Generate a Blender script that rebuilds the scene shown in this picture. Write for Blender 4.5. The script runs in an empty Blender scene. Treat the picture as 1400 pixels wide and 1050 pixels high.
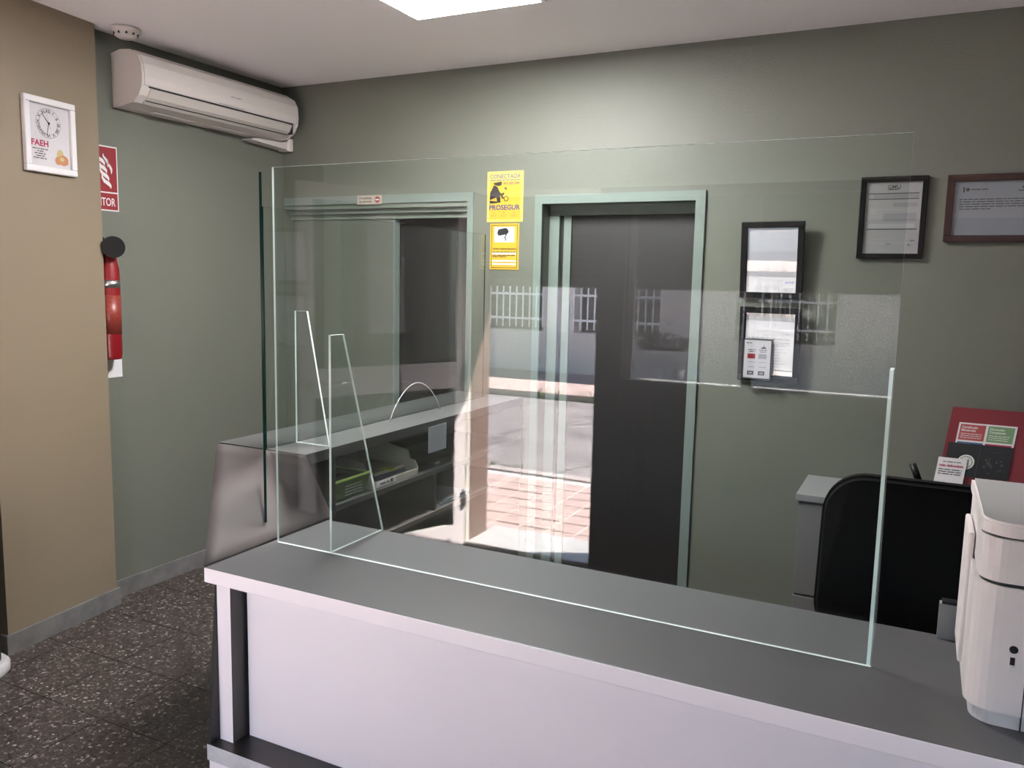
import bpy, bmesh, math, random
from mathutils import Vector, Matrix
random.seed(4)
PI = math.pi
SC = bpy.context.scene
COL = SC.collection

# ------------------------------------------------------------------ camera, sky, sun, exposure
yaw, pit, rol = 0.4640, -0.12584, 0.02192
fv = Vector((-math.sin(yaw)*math.cos(pit), math.cos(yaw)*math.cos(pit), math.sin(pit)))
r0 = Vector((math.cos(yaw), math.sin(yaw), 0)); u0 = r0.cross(fv)
rv = math.cos(rol)*r0 + math.sin(rol)*u0; uv = -math.sin(rol)*r0 + math.cos(rol)*u0
cam = bpy.data.cameras.new('camera'); co = bpy.data.objects.new('camera', cam); COL.objects.link(co)
cam.sensor_width = 36; cam.lens = 1120.3/1400*36; cam.clip_start = 0.02; cam.clip_end = 200
mw = Matrix((rv, uv, -fv)).transposed().to_4x4(); mw.translation = Vector((0, 0, 1.6))
co.matrix_world = mw
SC.camera = co

SC.view_settings.view_transform = 'Standard'
SC.view_settings.look = 'None'
SC.view_settings.gamma = 1
SC.view_settings.use_curve_mapping = False
SC.view_settings.exposure = 0.55

w = bpy.data.worlds.new('sky'); SC.world = w; w.use_nodes = True
nt = w.node_tree; bg = nt.nodes['Background']
sk = nt.nodes.new('ShaderNodeTexSky'); sk.sky_type = 'NISHITA'; sk.sun_disc = False
sk.sun_elevation = math.radians(38); sk.sun_rotation = math.radians(118); sk.altitude = 50
nt.links.new(sk.outputs[0], bg.inputs[0]); bg.inputs[1].default_value = 1.45

sl = bpy.data.lights.new('sun', 'SUN'); sl.energy = 150; sl.angle = 0.0093; sl.color = (1, .905, .85)
so = bpy.data.objects.new('sun', sl); COL.objects.link(so)
so.rotation_euler = Vector((0.95, -0.5, 0.95)).to_track_quat('Z', 'Y').to_euler()

def portal(name, x0, x1, z0, z1, y):
    l = bpy.data.lights.new(name, 'AREA'); l.shape = 'RECTANGLE'; l.size = x1-x0; l.size_y = z1-z0
    l.cycles.is_portal = True
    o = bpy.data.objects.new(name, l); COL.objects.link(o)
    o.location = ((x0+x1)/2, y, (z0+z1)/2); o.rotation_euler = (PI/2, 0, 0)
portal('door_portal', -2.39, -1.6, 0, 1.57, -0.64)
portal('window_portal', -1.45, 1.45, 1.08, 1.57, -0.64)

# ------------------------------------------------------------------ materials
def _mat(name):
    m = bpy.data.materials.new(name); m.use_nodes = True
    n = m.node_tree.nodes; b = n['Principled BSDF']
    return m, m.node_tree, n, b
def mat(name, col, rough=.5, metal=0, spec=.5, noise=0, nscale=20, bump=0, bscale=80, var=None):
    m, t, n, b = _mat(name)
    b.inputs['Base Color'].default_value = (*col, 1); b.inputs['Roughness'].default_value = rough
    b.inputs['Metallic'].default_value = metal; b.inputs['Specular IOR Level'].default_value = spec
    if noise:
        tc = n.new('ShaderNodeTexCoord'); nz = n.new('ShaderNodeTexNoise'); nz.inputs['Scale'].default_value = nscale
        nz.inputs['Detail'].default_value = 5
        rp = n.new('ShaderNodeValToRGB'); rp.color_ramp.elements[0].position = .3; rp.color_ramp.elements[1].position = .7
        c2 = var or tuple(max(0, c*(1-noise)) for c in col)
        rp.color_ramp.elements[0].color = (*c2, 1); rp.color_ramp.elements[1].color = (*col, 1)
        t.links.new(tc.outputs['Object'], nz.inputs['Vector']); t.links.new(nz.outputs['Fac'], rp.inputs[0])
        t.links.new(rp.outputs[0], b.inputs['Base Color'])
    if bump:
        tc = n.new('ShaderNodeTexCoord'); nz = n.new('ShaderNodeTexNoise'); nz.inputs['Scale'].default_value = bscale
        nz.inputs['Detail'].default_value = 4
        bp = n.new('ShaderNodeBump'); bp.inputs['Strength'].default_value = bump; bp.inputs['Distance'].default_value = .01
        t.links.new(tc.outputs['Object'], nz.inputs['Vector']); t.links.new(nz.outputs['Fac'], bp.inputs['Height'])
        t.links.new(bp.outputs[0], b.inputs['Normal'])
    return m
def emis(name, col, s):
    m, t, n, b = _mat(name)
    b.inputs['Base Color'].default_value = (.8, .8, .8, 1)
    b.inputs['Emission Color'].default_value = (*col, 1); b.inputs['Emission Strength'].default_value = s
    return m
def glass(name, tint=(.955, .98, .97), ior=1.5):
    m = bpy.data.materials.new(name); m.use_nodes = True; t = m.node_tree; n = t.nodes; n.clear()
    o = n.new('ShaderNodeOutputMaterial'); mx = n.new('ShaderNodeMixShader'); fr = n.new('ShaderNodeFresnel')
    fr.inputs['IOR'].default_value = ior
    geo = n.new('ShaderNodeNewGeometry')     # same reflectance whichever side of the sheet is met
    tr = n.new('ShaderNodeBsdfTransparent'); tr.inputs[0].default_value = (*tint, 1)
    gl = n.new('ShaderNodeBsdfGlossy'); gl.inputs['Roughness'].default_value = 0
    mi = n.new('ShaderNodeMath'); mi.operation = 'MULTIPLY_ADD'       # ior on the inner face: 1/ior
    mi.inputs[1].default_value = ior*ior-1 if False else 0; mi.inputs[2].default_value = ior
    # inner faces: use ior of 1.5 seen from inside the sheet corrected so that no total reflection appears
    bf = n.new('ShaderNodeMath'); bf.operation = 'MULTIPLY'; bf.inputs[1].default_value = (ior*ior-ior)
    ad = n.new('ShaderNodeMath'); ad.operation = 'ADD'; ad.inputs[1].default_value = ior
    # Blender inverts the ior on backfaces; feeding ior there as 1/ior cancels it
    sel = n.new('ShaderNodeMix'); sel.data_type = 'FLOAT'; sel.inputs['A'].default_value = ior; sel.inputs['B'].default_value = 1/ior
    t.links.new(geo.outputs['Backfacing'], sel.inputs['Factor']); t.links.new(sel.outputs['Result'], fr.inputs['IOR'])
    n.remove(mi); n.remove(bf); n.remove(ad)
    t.links.new(fr.outputs[0], mx.inputs[0]); t.links.new(tr.outputs[0], mx.inputs[1]); t.links.new(gl.outputs[0], mx.inputs[2])
    t.links.new(mx.outputs[0], o.inputs[0])
    return m
def edge_glass(name, col, dark=.35, shine=.22):
    m = bpy.data.materials.new(name); m.use_nodes = True; t = m.node_tree; n = t.nodes; n.clear()
    o = n.new('ShaderNodeOutputMaterial'); mx = n.new('ShaderNodeMixShader'); mx2 = n.new('ShaderNodeMixShader')
    tr = n.new('ShaderNodeBsdfTransparent'); tr.inputs[0].default_value = (*col, 1)
    di = n.new('ShaderNodeBsdfDiffuse'); di.inputs[0].default_value = (*col, 1)
    gl = n.new('ShaderNodeBsdfGlossy'); gl.inputs['Roughness'].default_value = .15
    mx.inputs[0].default_value = dark; mx2.inputs[0].default_value = shine
    t.links.new(tr.outputs[0], mx.inputs[1]); t.links.new(di.outputs[0], mx.inputs[2])
    t.links.new(mx.outputs[0], mx2.inputs[1]); t.links.new(gl.outputs[0], mx2.inputs[2]); t.links.new(mx2.outputs[0], o.inputs[0])
    return m
def terrazzo(name):
    m, t, n, b = _mat(name); L = t.links.new
    tc = n.new('ShaderNodeTexCoord')
    oi = n.new('ShaderNodeObjectInfo'); ad = n.new('ShaderNodeVectorMath'); ad.operation = 'ADD'
    sc = n.new('ShaderNodeVectorMath'); sc.operation = 'MULTIPLY'; sc.inputs[1].default_value = (17, 11, 5)
    L(oi.outputs['Random'], sc.inputs[0]); L(tc.outputs['Object'], ad.inputs[0]); L(sc.outputs[0], ad.inputs[1])
    nz = n.new('ShaderNodeTexNoise'); nz.inputs['Scale'].default_value = 60; L(ad.outputs[0], nz.inputs['Vector'])
    mxv = n.new('ShaderNodeMixRGB'); mxv.inputs[0].default_value = .02; L(ad.outputs[0], mxv.inputs[1]); L(nz.outputs['Color'], mxv.inputs[2])
    v = n.new('ShaderNodeTexVoronoi'); v.inputs['Scale'].default_value = 95; L(mxv.outputs[0], v.inputs['Vector'])
    r = n.new('ShaderNodeValToRGB'); r.color_ramp.interpolation = 'CONSTANT'
    e = r.color_ramp.elements; e[0].color = (.024, .019, .017, 1); e[1].position = .26; e[1].color = (.058, .046, .040, 1)
    for p, c in ((.5, (.076, .06, .053, 1)), (.7, (.045, .035, .03, 1)), (.80, (.15, .128, .113, 1)), (.93, (.28, .25, .23, 1))):
        q = e.new(p); q.color = c
    sp = n.new('ShaderNodeSeparateColor'); L(v.outputs['Color'], sp.inputs[0]); L(sp.outputs[0], r.inputs[0])
    v2 = n.new('ShaderNodeTexVoronoi'); v2.inputs['Scale'].default_value = 95; v2.feature = 'DISTANCE_TO_EDGE'; L(mxv.outputs[0], v2.inputs['Vector'])
    lt = n.new('ShaderNodeMath'); lt.operation = 'LESS_THAN'; lt.inputs[1].default_value = .09; L(v2.outputs[0], lt.inputs[0])
    mx = n.new('ShaderNodeMixRGB'); mx.inputs[2].default_value = (.045, .035, .03, 1); L(lt.outputs[0], mx.inputs[0]); L(r.outputs[0], mx.inputs[1])
    L(mx.outputs[0], b.inputs['Base Color']); b.inputs['Roughness'].default_value = .38
    return m
def asphalt(name):
    m, t, n, b = _mat(name); L = t.links.new
    tc = n.new('ShaderNodeTexCoord')
    nz = n.new('ShaderNodeTexNoise'); nz.inputs['Scale'].default_value = 2.2; nz.inputs['Detail'].default_value = 9; L(tc.outputs['Object'], nz.inputs['Vector'])
    r = n.new('ShaderNodeValToRGB'); e = r.color_ramp.elements
    e[0].position = .3; e[0].color = (.11, .10, .105, 1); e[1].position = .7; e[1].color = (.19, .175, .18, 1); L(nz.outputs['Fac'], r.inputs[0])
    mv = n.new('ShaderNodeMixRGB'); mv.inputs[0].default_value = .25; L(tc.outputs['Object'], mv.inputs[1]); L(nz.outputs['Color'], mv.inputs[2])
    v = n.new('ShaderNodeTexVoronoi'); v.feature = 'DISTANCE_TO_EDGE'; v.inputs['Scale'].default_value = 1.1; L(mv.outputs[0], v.inputs['Vector'])
    lt = n.new('ShaderNodeMath'); lt.operation = 'LESS_THAN'; lt.inputs[1].default_value = .006; L(v.outputs[0], lt.inputs[0])
    mx = n.new('ShaderNodeMixRGB'); mx.inputs[2].default_value = (.06, .055, .05, 1); L(lt.outputs[0], mx.inputs[0]); L(r.outputs[0], mx.inputs[1])
    L(mx.outputs[0], b.inputs['Base Color']); b.inputs['Roughness'].default_value = .9
    return m

M = {}
M['green'] = mat('green_wall_paint', (.122, .128, .103), .55, noise=.07, nscale=1.3, bump=.12, bscale=120)
M['cream'] = mat('cream_wall_paint', (.195, .155, .104), .6, noise=.06, nscale=1.5, bump=.1, bscale=140)
M['ceil'] = mat('ceiling_paint', (.93, .90, .91), .8, bump=.05, bscale=60)
M['facade_in'] = mat('front_wall_paint', (.72, .70, .64), .6)
M['teal'] = mat('teal_door_trim', (.15, .185, .165), .4)
M['headband'] = mat('green_grey_lining', (.14, .165, .135), .5)
M['terrazzo'] = terrazzo('terrazzo')
M['joint'] = mat('floor_joint', (.045, .04, .035), .9)
M['marble'] = mat('marble_skirting', (.17, .165, .155), .35, noise=.35, nscale=14)
M['top'] = mat('grey_countertop', (.080, .078, .079), .42, noise=.05, nscale=9)
M['white'] = mat('white_laminate', (.86, .78, .78), .5)
M['gable'] = mat('pinkish_grey_laminate', (.085, .072, .070), .75)
M['edge'] = mat('silver_edge_band', (.55, .53, .53), .4, noise=.15, nscale=60)
M['black_lam'] = mat('black_laminate', (.016, .015, .015), .35)
M['darkgrey'] = mat('dark_grey_laminate', (.045, .045, .045), .5)
M['deck'] = mat('dim_brown_laminate', (.12, .10, .095), .6)
M['glass'] = glass('clear_glass')
M['glassp'] = glass('picture_glass', (.985, .985, .985))
M['tint'] = glass('tinted_window_glass', (.62, .62, .62))
M['gedge'] = edge_glass('glass_edge', (.90, 1.0, .97), .85)  # near-white diffuse colour stands in for light carried along the glass
M['gedge_dark'] = edge_glass('dark_glass_edge', (.006, .03, .024), .85, .03)
M['acw'] = mat('ac_plastic', (.56, .52, .495), .35)
M['acl'] = mat('ac_flap', (.46, .43, .40), .4)
M['black'] = mat('black_plastic', (.012, .012, .012), .45, spec=.15)
M['fabric'] = mat('black_fabric', (.005, .005, .005), .9, spec=.15, bump=.3, bscale=400)
M['line'] = mat('black_line', (.01, .01, .012), .5)
M['red'] = mat('red_paint', (.17, .005, .008), .35)
M['redsign'] = mat('red_sign', (.21, .006, .012), .5)
M['redboard'] = mat('red_board', (.15, .010, .017), .45)
M['signwhite'] = mat('sign_white', (.58, .565, .57), .5)
M['paper'] = mat('paper', (.44, .43, .455), .7)
M['paper_grey'] = mat('paper_bluegrey', (.25, .265, .30), .7)
M['ink'] = mat('ink', (.05, .05, .055), .7)
M['ink2'] = mat('grey_ink', (.26, .26, .28), .7)
M['ink3'] = mat('light_ink', (.40, .40, .43), .7)
M['blueink'] = mat('blue_pen', (.18, .18, .42), .7)
M['yellow'] = mat('yellow_sign', (.50, .30, .025), .45)
M['yellow2'] = mat('pale_yellow_print', (.50, .37, .10), .45)
M['navy'] = mat('navy_print', (.035, .04, .13), .5)
M['slate'] = mat('slate_print', (.07, .09, .17), .5)
M['brownred'] = mat('mahogany_frame', (.028, .008, .005), .4)
M['blackframe'] = mat('dark_frame', (.007, .006, .006), .5, spec=.15)
M['alu'] = mat('light_aluminium_door', (.84, .78, .79), .4)
M['bronze'] = mat('dark_bronze_frame', (.035, .03, .03), .45)
M['darkfill'] = mat('dark_doorway_fill', (.012, .010, .010), .5)  # near-black colour stands in for the unlit space behind both openings
M['steel'] = mat('brushed_steel', (.6, .6, .6), .3, metal=1)
M['printer'] = mat('printer_white', (.62, .575, .56), .4)
M['printerlid'] = mat('printer_lid_grey', (.34, .34, .34), .5)
M['cab'] = mat('grey_cabinet', (.15, .142, .142), .5)
M['cabtop'] = mat('grey_cabinet_top', (.20, .20, .205), .5)
M['greenbin'] = mat('green_basket', (.10, .17, .05), .6)
M['greenrim'] = mat('lime_rim', (.36, .50, .12), .5)
M['binbeige'] = mat('beige_bin', (.40, .38, .32), .6)
M['blue'] = mat('blue_folder', (.05, .06, .12), .6)
M['lime'] = mat('lime_paper', (.5, .6, .12), .6)
M['lamp'] = emis('led_panel', (1, .985, .99), 82.0)
M['stone'] = mat('brown_stone_jamb', (.09, .058, .047), .6, noise=.4, nscale=60)
M['slab'] = mat('pink_paving', (.34, .26, .245), .85, noise=.25, nscale=6)
M['grout'] = mat('pale_grout', (.85, .76, .72), .9)
M['asphalt'] = asphalt('asphalt')
M['concrete'] = mat('kerb_concrete', (.30, .27, .265), .9, noise=.2, nscale=8)
M['granite'] = mat('speckled_render', (.82, .77, .75), .9, noise=.45, nscale=45, bump=.5, bscale=60)
M['plaster'] = mat('pale_plaster', (.82, .76, .74), .9, noise=.12, nscale=8)
M['grille'] = mat('white_grille_paint', (.95, .95, .95), .5)
M['darkwin'] = mat('dark_window', (.04, .045, .05), .2)
M['shutter'] = mat('brown_shutter', (.028, .025, .024), .5)
M['ledge'] = mat('white_ledge', (.75, .75, .73), .4)
M['grass'] = mat('grass', (.16, .24, .05), .8)
M['leaf'] = mat('dark_leaf', (.012, .02, .01), .6)
M['orange'] = mat('orange_print', (.36, .16, .07), .6)
M['oliveprint'] = mat('olive_print', (.38, .32, .15), .6)
M['magenta'] = mat('magenta_print', (.30, .01, .05), .5)
M['greenprint'] = mat('green_print', (.13, .24, .11), .5)
M['blueprint'] = mat('blue_print', (.01, .10, .24), .5)
M['salmon'] = mat('salmon_print', (.30, .05, .05), .5)
M['cardblack'] = mat('black_card', (.01, .01, .012), .5)

# ------------------------------------------------------------------ mesh helpers
STUFF = {'print', 'text', 'writing', 'card_print', 'heading', 'lettering', 'silhouette', 'small_print', 'border_and_text', 'white_fields', 'camera_symbol', 'white_symbols', 'red_fields', 'red_lettering', 'numerals', 'food_picture', 'vents', 'underside_vents', 'badge_text', 'round_badge', 'colour_blocks', 'signature', 'slot_ribs', 'gap', 'badge', 'front_catch'}
def bm(): return bmesh.new()
def box(b, x0, y0, z0, x1, y1, z1, mi=0, bev=0, seg=2):
    if x1 < x0: x0, x1 = x1, x0
    if y1 < y0: y0, y1 = y1, y0
    if z1 < z0: z0, z1 = z1, z0
    vs = [b.verts.new(p) for p in ((x0,y0,z0),(x1,y0,z0),(x1,y1,z0),(x0,y1,z0),(x0,y0,z1),(x1,y0,z1),(x1,y1,z1),(x0,y1,z1))]
    fs = [b.faces.new([vs[i] for i in q]) for q in ((0,3,2,1),(4,5,6,7),(0,1,5,4),(1,2,6,5),(2,3,7,6),(3,0,4,7))]
    for f in fs: f.material_index = mi; f.normal_update()
    if bev:
        es = list({e for f in fs for e in f.edges})
        bmesh.ops.bevel(b, geom=es, offset=bev, segments=seg, affect='EDGES', profile=.5); b.normal_update()
    return fs
def prism(b, pts, ax, a0, a1, mi=0):
    """polygon pts (2-D) extruded along axis ax ('x','y','z') from a0 to a1"""
    def P(p, a):
        if ax == 'x': return (a, p[0], p[1])
        if ax == 'y': return (p[0], a, p[1])
        return (p[0], p[1], a)
    v0 = [b.verts.new(P(p, a0)) for p in pts]; v1 = [b.verts.new(P(p, a1)) for p in pts]
    n = len(pts); fs = [b.faces.new(v0[::-1]), b.faces.new(v1)]
    for i in range(n): fs.append(b.faces.new((v0[i], v0[(i+1) % n], v1[(i+1) % n], v1[i])))
    for f in fs: f.material_index = mi
    bmesh.ops.recalc_face_normals(b, faces=fs)
    return fs
def tube(b, p0, p1, r0_, r1_=None, n=16, mi=0, caps=True):
    r1_ = r0_ if r1_ is None else r1_
    p0 = Vector(p0); p1 = Vector(p1); d = (p1-p0).normalized()
    a = d.orthogonal().normalized(); c = d.cross(a)
    A = [b.verts.new(p0+(a*math.cos(2*PI*i/n)+c*math.sin(2*PI*i/n))*r0_) for i in range(n)]
    B = [b.verts.new(p1+(a*math.cos(2*PI*i/n)+c*math.sin(2*PI*i/n))*r1_) for i in range(n)]
    fs = [b.faces.new((A[i], A[(i+1) % n], B[(i+1) % n], B[i])) for i in range(n)]
    if caps: fs += [b.faces.new(A[::-1]), b.faces.new(B)]
    for f in fs: f.material_index = mi; f.smooth = len(f.verts) == 4
    return fs
def path(b, pts, r, n=8, mi=0):
    for i in range(len(pts)-1): tube(b, pts[i], pts[i+1], r, r, n, mi)
def lathe(b, prof, c, n=28, mi=0):
    """profile of (radius, z) about the vertical through c"""
    rings = []
    for r, z in prof:
        rings.append([b.verts.new((c[0]+r*math.cos(2*PI*i/n), c[1]+r*math.sin(2*PI*i/n), c[2]+z)) for i in range(n)])
    for A, B in zip(rings, rings[1:]):
        for i in range(n):
            f = b.faces.new((A[i], A[(i+1) % n], B[(i+1) % n], B[i])); f.smooth = True; f.material_index = mi
    b.faces.new(rings[0][::-1]); b.faces.new(rings[-1])
def obj(name, b, mats, parent=None, recalc=False, **props):
    if recalc: bmesh.ops.recalc_face_normals(b, faces=b.faces[:])
    me = bpy.data.meshes.new(name); b.to_mesh(me); b.free()
    if not isinstance(mats, (list, tuple)): mats = [mats]
    if name in STUFF: props.setdefault('kind', 'stuff')
    for m in mats: me.materials.append(M[m] if isinstance(m, str) else m)
    o = bpy.data.objects.new(name, me); COL.objects.link(o)
    if parent is not None:
        o.parent = parent; o.matrix_parent_inverse = parent.matrix_world.inverted() if False else Matrix.Translation(-Vector(parent.location))
    for k, v in props.items(): o[k] = v
    return o
def thing(name, label, cat, loc, group=None):
    o = bpy.data.objects.new(name, None); COL.objects.link(o); o.location = loc; o.empty_display_size = .05
    o['label'] = label; o['category'] = cat
    if group: o['group'] = group
    return o
def tag(o, label, cat, group=None):
    o['label'] = label; o['category'] = cat
    if group: o['group'] = group
    return o
def struct(name, b, mats, parent=None, **k):
    o = obj(name, b, mats, parent, **k)
    if parent is None: o['kind'] = 'structure'
    return o
def bx(name, parent, m, *a, bev=0, **k):
    b = bm(); box(b, *a, bev=bev); return obj(name, b, m, parent, **k)

class Sheet:
    """flat print on a surface: origin, right, up, normal"""
    def __init__(s, o, r, u): s.o = Vector(o); s.r = Vector(r).normalized(); s.u = Vector(u).normalized(); s.n = s.r.cross(s.u)
    def P(s, a, c, d=0): return s.o + s.r*a + s.u*c + s.n*d
    def slab(s, b, a0, c0, a1, c1, d0, d1, mi=0):
        v = [b.verts.new(s.P(a, c, d)) for d in (d0, d1) for a, c in ((a0, c0), (a1, c0), (a1, c1), (a0, c1))]
        for q in ((3,2,1,0),(4,5,6,7),(0,1,5,4),(1,2,6,5),(2,3,7,6),(3,0,4,7)):
            f = b.faces.new([v[i] for i in q]); f.material_index = mi
    def quad(s, b, a0, c0, a1, c1, d, mi=0):
        f = b.faces.new([b.verts.new(s.P(a, c, d)) for a, c in ((a0, c0), (a1, c0), (a1, c1), (a0, c1))]); f.material_index = mi
    def poly(s, b, pts, d, mi=0):
        f = b.faces.new([b.verts.new(s.P(a, c, d)) for a, c in pts]); f.material_index = mi
    def disc(s, b, a, c, r, d, mi=0, n=24, ry=None):
        s.poly(b, [(a+r*math.cos(2*PI*i/n), c+(ry or r)*math.sin(2*PI*i/n)) for i in range(n)], d, mi)
    def ring(s, b, a, c, r0, r1, d, mi=0, n=32):
        for i in range(n):
            t0, t1 = 2*PI*i/n, 2*PI*(i+1)/n
            s.poly(b, [(a+r0*math.cos(t0), c+r0*math.sin(t0)), (a+r1*math.cos(t0), c+r1*math.sin(t0)), (a+r1*math.cos(t1), c+r1*math.sin(t1)), (a+r0*math.cos(t1), c+r0*math.sin(t1))], d, mi)
    def words(s, b, a0, c, a1, h, d, mi=0, last=1.0):
        x = a0; end = a0+(a1-a0)*last
        while x < end:
            l = random.uniform(1.2, 5)*h; e = min(x+l, end)
            if e-x > h*.4: s.quad(b, x, c, e, c+h*.62, d, mi)
            x = e+h*.55
    def text(s, b, txt, a, c, h, d, mi=0, bold=0, fit=None, align='LEFT'):
        cu = bpy.data.curves.new('t', 'FONT'); cu.body = txt; cu.size = 1; cu.offset = bold; cu.align_x = align; cu.resolution_u = 3
        to = bpy.data.objects.new('t', cu); COL.objects.link(to)
        me = bpy.data.meshes.new_from_object(to.evaluated_get(bpy.context.evaluated_depsgraph_get()))
        xs = [v.co.x for v in me.vertices]; wd = (max(xs)-min(xs)) or 1
        k = h/.7; kx = fit/wd if fit else k
        x0 = min(xs) if fit and align == 'LEFT' else 0
        base = len(b.verts); vs = [b.verts.new(s.P(a+(v.co.x-x0)*kx, c+v.co.y*k, d)) for v in me.vertices]
        for p in me.polygons:
            try: f = b.faces.new([vs[i] for i in p.vertices]); f.material_index = mi
            except ValueError: pass
        bpy.data.objects.remove(to); bpy.data.meshes.remove(me); bpy.data.curves.remove(cu)

YB, XL, ZC, YF, YO, XR = 3.835, -3.467, 2.69, -0.30, -0.65, 1.62
# ------------------------------------------------------------------ room shell
b = bm(); box(b, XL-.2, YO, -.12, XR+.2, YB+.2, -.012); floor = struct('floor', b, 'joint')
T = .33; tb = bm(); g = .0016
box(tb, g, g, -.012, T-g, T-g, 0); tile = None
for i in range(17):
    for j in range(14):
        x, y = -2.87-T*2+T*i, 2.16+T*5-T*j
        x0, x1, y0, y1 = max(x, XL), min(x+T, XR), max(y, YF-.02), min(y+T, YB)
        if x1-x0 < .02 or y1-y0 < .02: continue
        if x1-x0 > T-.001 and y1-y0 > T-.001:
            if tile is None: tile = obj('floor_tile', tb, 'terrazzo', floor); o = tile
            else: o = tile.copy(); COL.objects.link(o)
            o.location = (x, y, 0)
        else:
            q = bm(); box(q, g, g, -.012, x1-x0-g, y1-y0-g, 0); o = obj('floor_tile', q, 'terrazzo', floor); o.location = (x0, y0, 0)
b = bm(); box(b, XL-.2, YO, ZC, XR+.2, YB+.2, ZC+.15); struct('ceiling', b, 'ceil')
b = bm(); box(b, XL-.2, YO, 0, XL, YB+.2, ZC); struct('wall_left', b, 'green')
b = bm(); box(b, XR, YO, 0, XR+.2, YB+.2, ZC); struct('wall_right', b, 'green')
# back wall with its two door openings
D1 = (-3.455, -2.20, 2.01); D2 = (-1.765, -.985, 1.985)
b = bm()
box(b, XL, YB, 0, D1[0], YB+.2, ZC); box(b, D1[0], YB, D1[2], D1[1], YB+.2, ZC); box(b, D1[1], YB, 0, D2[0], YB+.2, ZC)
box(b, D2[0], YB, D2[2], D2[1], YB+.2, ZC); box(b, D2[1], YB, 0, XR, YB+.2, ZC)
struct('wall_back', b, 'green')
# pillar on the left wall
b = bm(); prism(b, [(XL-.05, 1.98), (-3.315, 1.98), (-3.392, 2.555), (XL-.05, 2.555)], 'z', 0, ZC); struct('wall_pillar', b, 'cream')
b = bm(); prism(b, [(XL, 1.968), (-3.303, 1.968), (-3.378, 2.567), (XL, 2.567)], 'z', 0, .085); struct('baseboard_pillar', b, 'marble')
for nm, a in (('baseboard_left', (XL, 2.567, 0, XL+.014, YB, .085)), ('baseboard_left_front', (XL, YF, 0, XL+.014, 1.968, .085)),
              ('baseboard_back', (D1[1]+.05, YB-.014, 0, D2[0]-.02, YB, .085)), ('baseboard_back_right', (D2[1]+.06, YB-.014, 0, XR, YB, .085))):
    b = bm(); box(b, *a); struct(nm, b, 'marble')

# --- door 1: wide opening in the corner with green lining, grey-green leaf and a dark gap
d = bpy.data.objects.new('door_1', None); COL.objects.link(d); d.location = (-2.8, YB, 0); d['kind'] = 'structure'
b = bm(); box(b, D1[0], YB-.012, D1[2], D1[1]+.035, YB+.01, D1[2]+.045); box(b, D1[1], YB-.012, 0, D1[1]+.035, YB+.01, D1[2]); obj('casing', b, 'teal', d)
b = bm()
for k, (z0, z1, yy) in enumerate(((1.985, 2.01, .02), (1.96, 1.985, .045), (1.93, 1.96, .07))): box(b, D1[0], YB+yy-.02, z0, D1[1], YB+.15, z1)
obj('head_lining', b, 'headband', d)
b = bm(); box(b, D1[0], YB+.06, .0, -2.715, YB+.10, 1.93); obj('door_leaf', b, 'green', d, label='green-grey door leaf')
bx('edge_strip', d, 'teal', -2.718, YB+.055, 0, -2.706, YB+.104, 1.93)
bx('dark_leaf', d, 'darkfill', -2.706, YB+.12, 0, D1[1], YB+.16, 1.93, label='near-black panel in place of the unlit opening')  # shade of the open part of the doorway, put into a near-black panel
bx('light_stop', d, 'black_lam', D1[0], YB+.165, 0, D1[1], YB+.19, D1[2])  # added closer, keeps the sky from showing past the leaf edge
# --- door 2: near-black panel standing in for the unlit room beyond, teal casing
d = bpy.data.objects.new('door_2', None); COL.objects.link(d); d.location = (-1.38, YB, 0); d['kind'] = 'structure'
b = bm()
prism(b, [(D2[0]-.04, D2[2]+.045), (D2[0], D2[2]), (D2[1], D2[2]), (D2[1]+.045, D2[2]+.045)], 'y', YB-.014, YB+.01)
prism(b, [(D2[1], 0), (D2[1]+.045, 0), (D2[1]+.045, D2[2]+.045), (D2[1], D2[2])], 'y', YB-.014, YB+.01)
prism(b, [(D2[0]-.04, 0), (D2[0], 0), (D2[0], D2[2]), (D2[0]-.04, D2[2]+.045)], 'y', YB-.014, YB+.01)
obj('casing', b, 'teal', d)
b = bm(); box(b, D2[0], YB+.085, 0, D2[0]+.055, YB+.115, D2[2]); box(b, D2[0]+.055, YB+.085, D2[2]-.05, D2[1], YB+.115, D2[2]); obj('door_frame', b, 'teal', d)
bx('rebate', d, 'teal', D2[0]+.075, YB+.10, 0, D2[0]+.115, YB+.13, D2[2]-.05)
bx('door_leaf', d, 'darkfill', D2[0]+.055, YB+.115, 0, D2[1], YB+.155, D2[2]-.05, label='near-black brown panel in place of the unlit room beyond')

bx('light_stop', d, 'black_lam', D2[0], YB+.165, 0, D2[1], YB+.19, D2[2])  # added closer behind the panel, blocks sky light
# --- front wall behind the camera: street door, shop windows (right pair added for light), half-lowered shutters
DX0, DX1, HZ = -2.39, -1.60, 2.10
b = bm()
box(b, XL-.2, YO+.12, 0, DX0, YF, 4.2); box(b, DX0, YO, HZ, XR, YF, 4.2); box(b, 1.45, YO, 0, XR, YF, HZ)
struct('wall_front', b, 'facade_in')
b = bm(); box(b, DX1, YF-.08, 0, -1.45, YF-.01, HZ); box(b, -1.45, YF-.07, 0, 1.45, YF-.02, 1.02)
box(b, -1.45, YF-.08, 1.02, 1.45, YF-.01, 1.08)
for x in (-.81, -.06, .72): box(b, x, YF-.08, 1.08, x+.05, YF-.01, HZ)
box(b, -1.45, YF-.08, HZ-.05, 1.45, YF-.01, HZ)
box(b, -1.40, YF-.012, .1, -1.36, YF+.004, .98); box(b, -1.31, YF-.012, .1, -1.28, YF+.004, .98)
struct('window_1', b, 'bronze')
b = bm(); box(b, -1.45, YO+.06, 0, 1.45, YO+.2, 1.0); struct('wall_front_low', b, 'facade_in')
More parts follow.
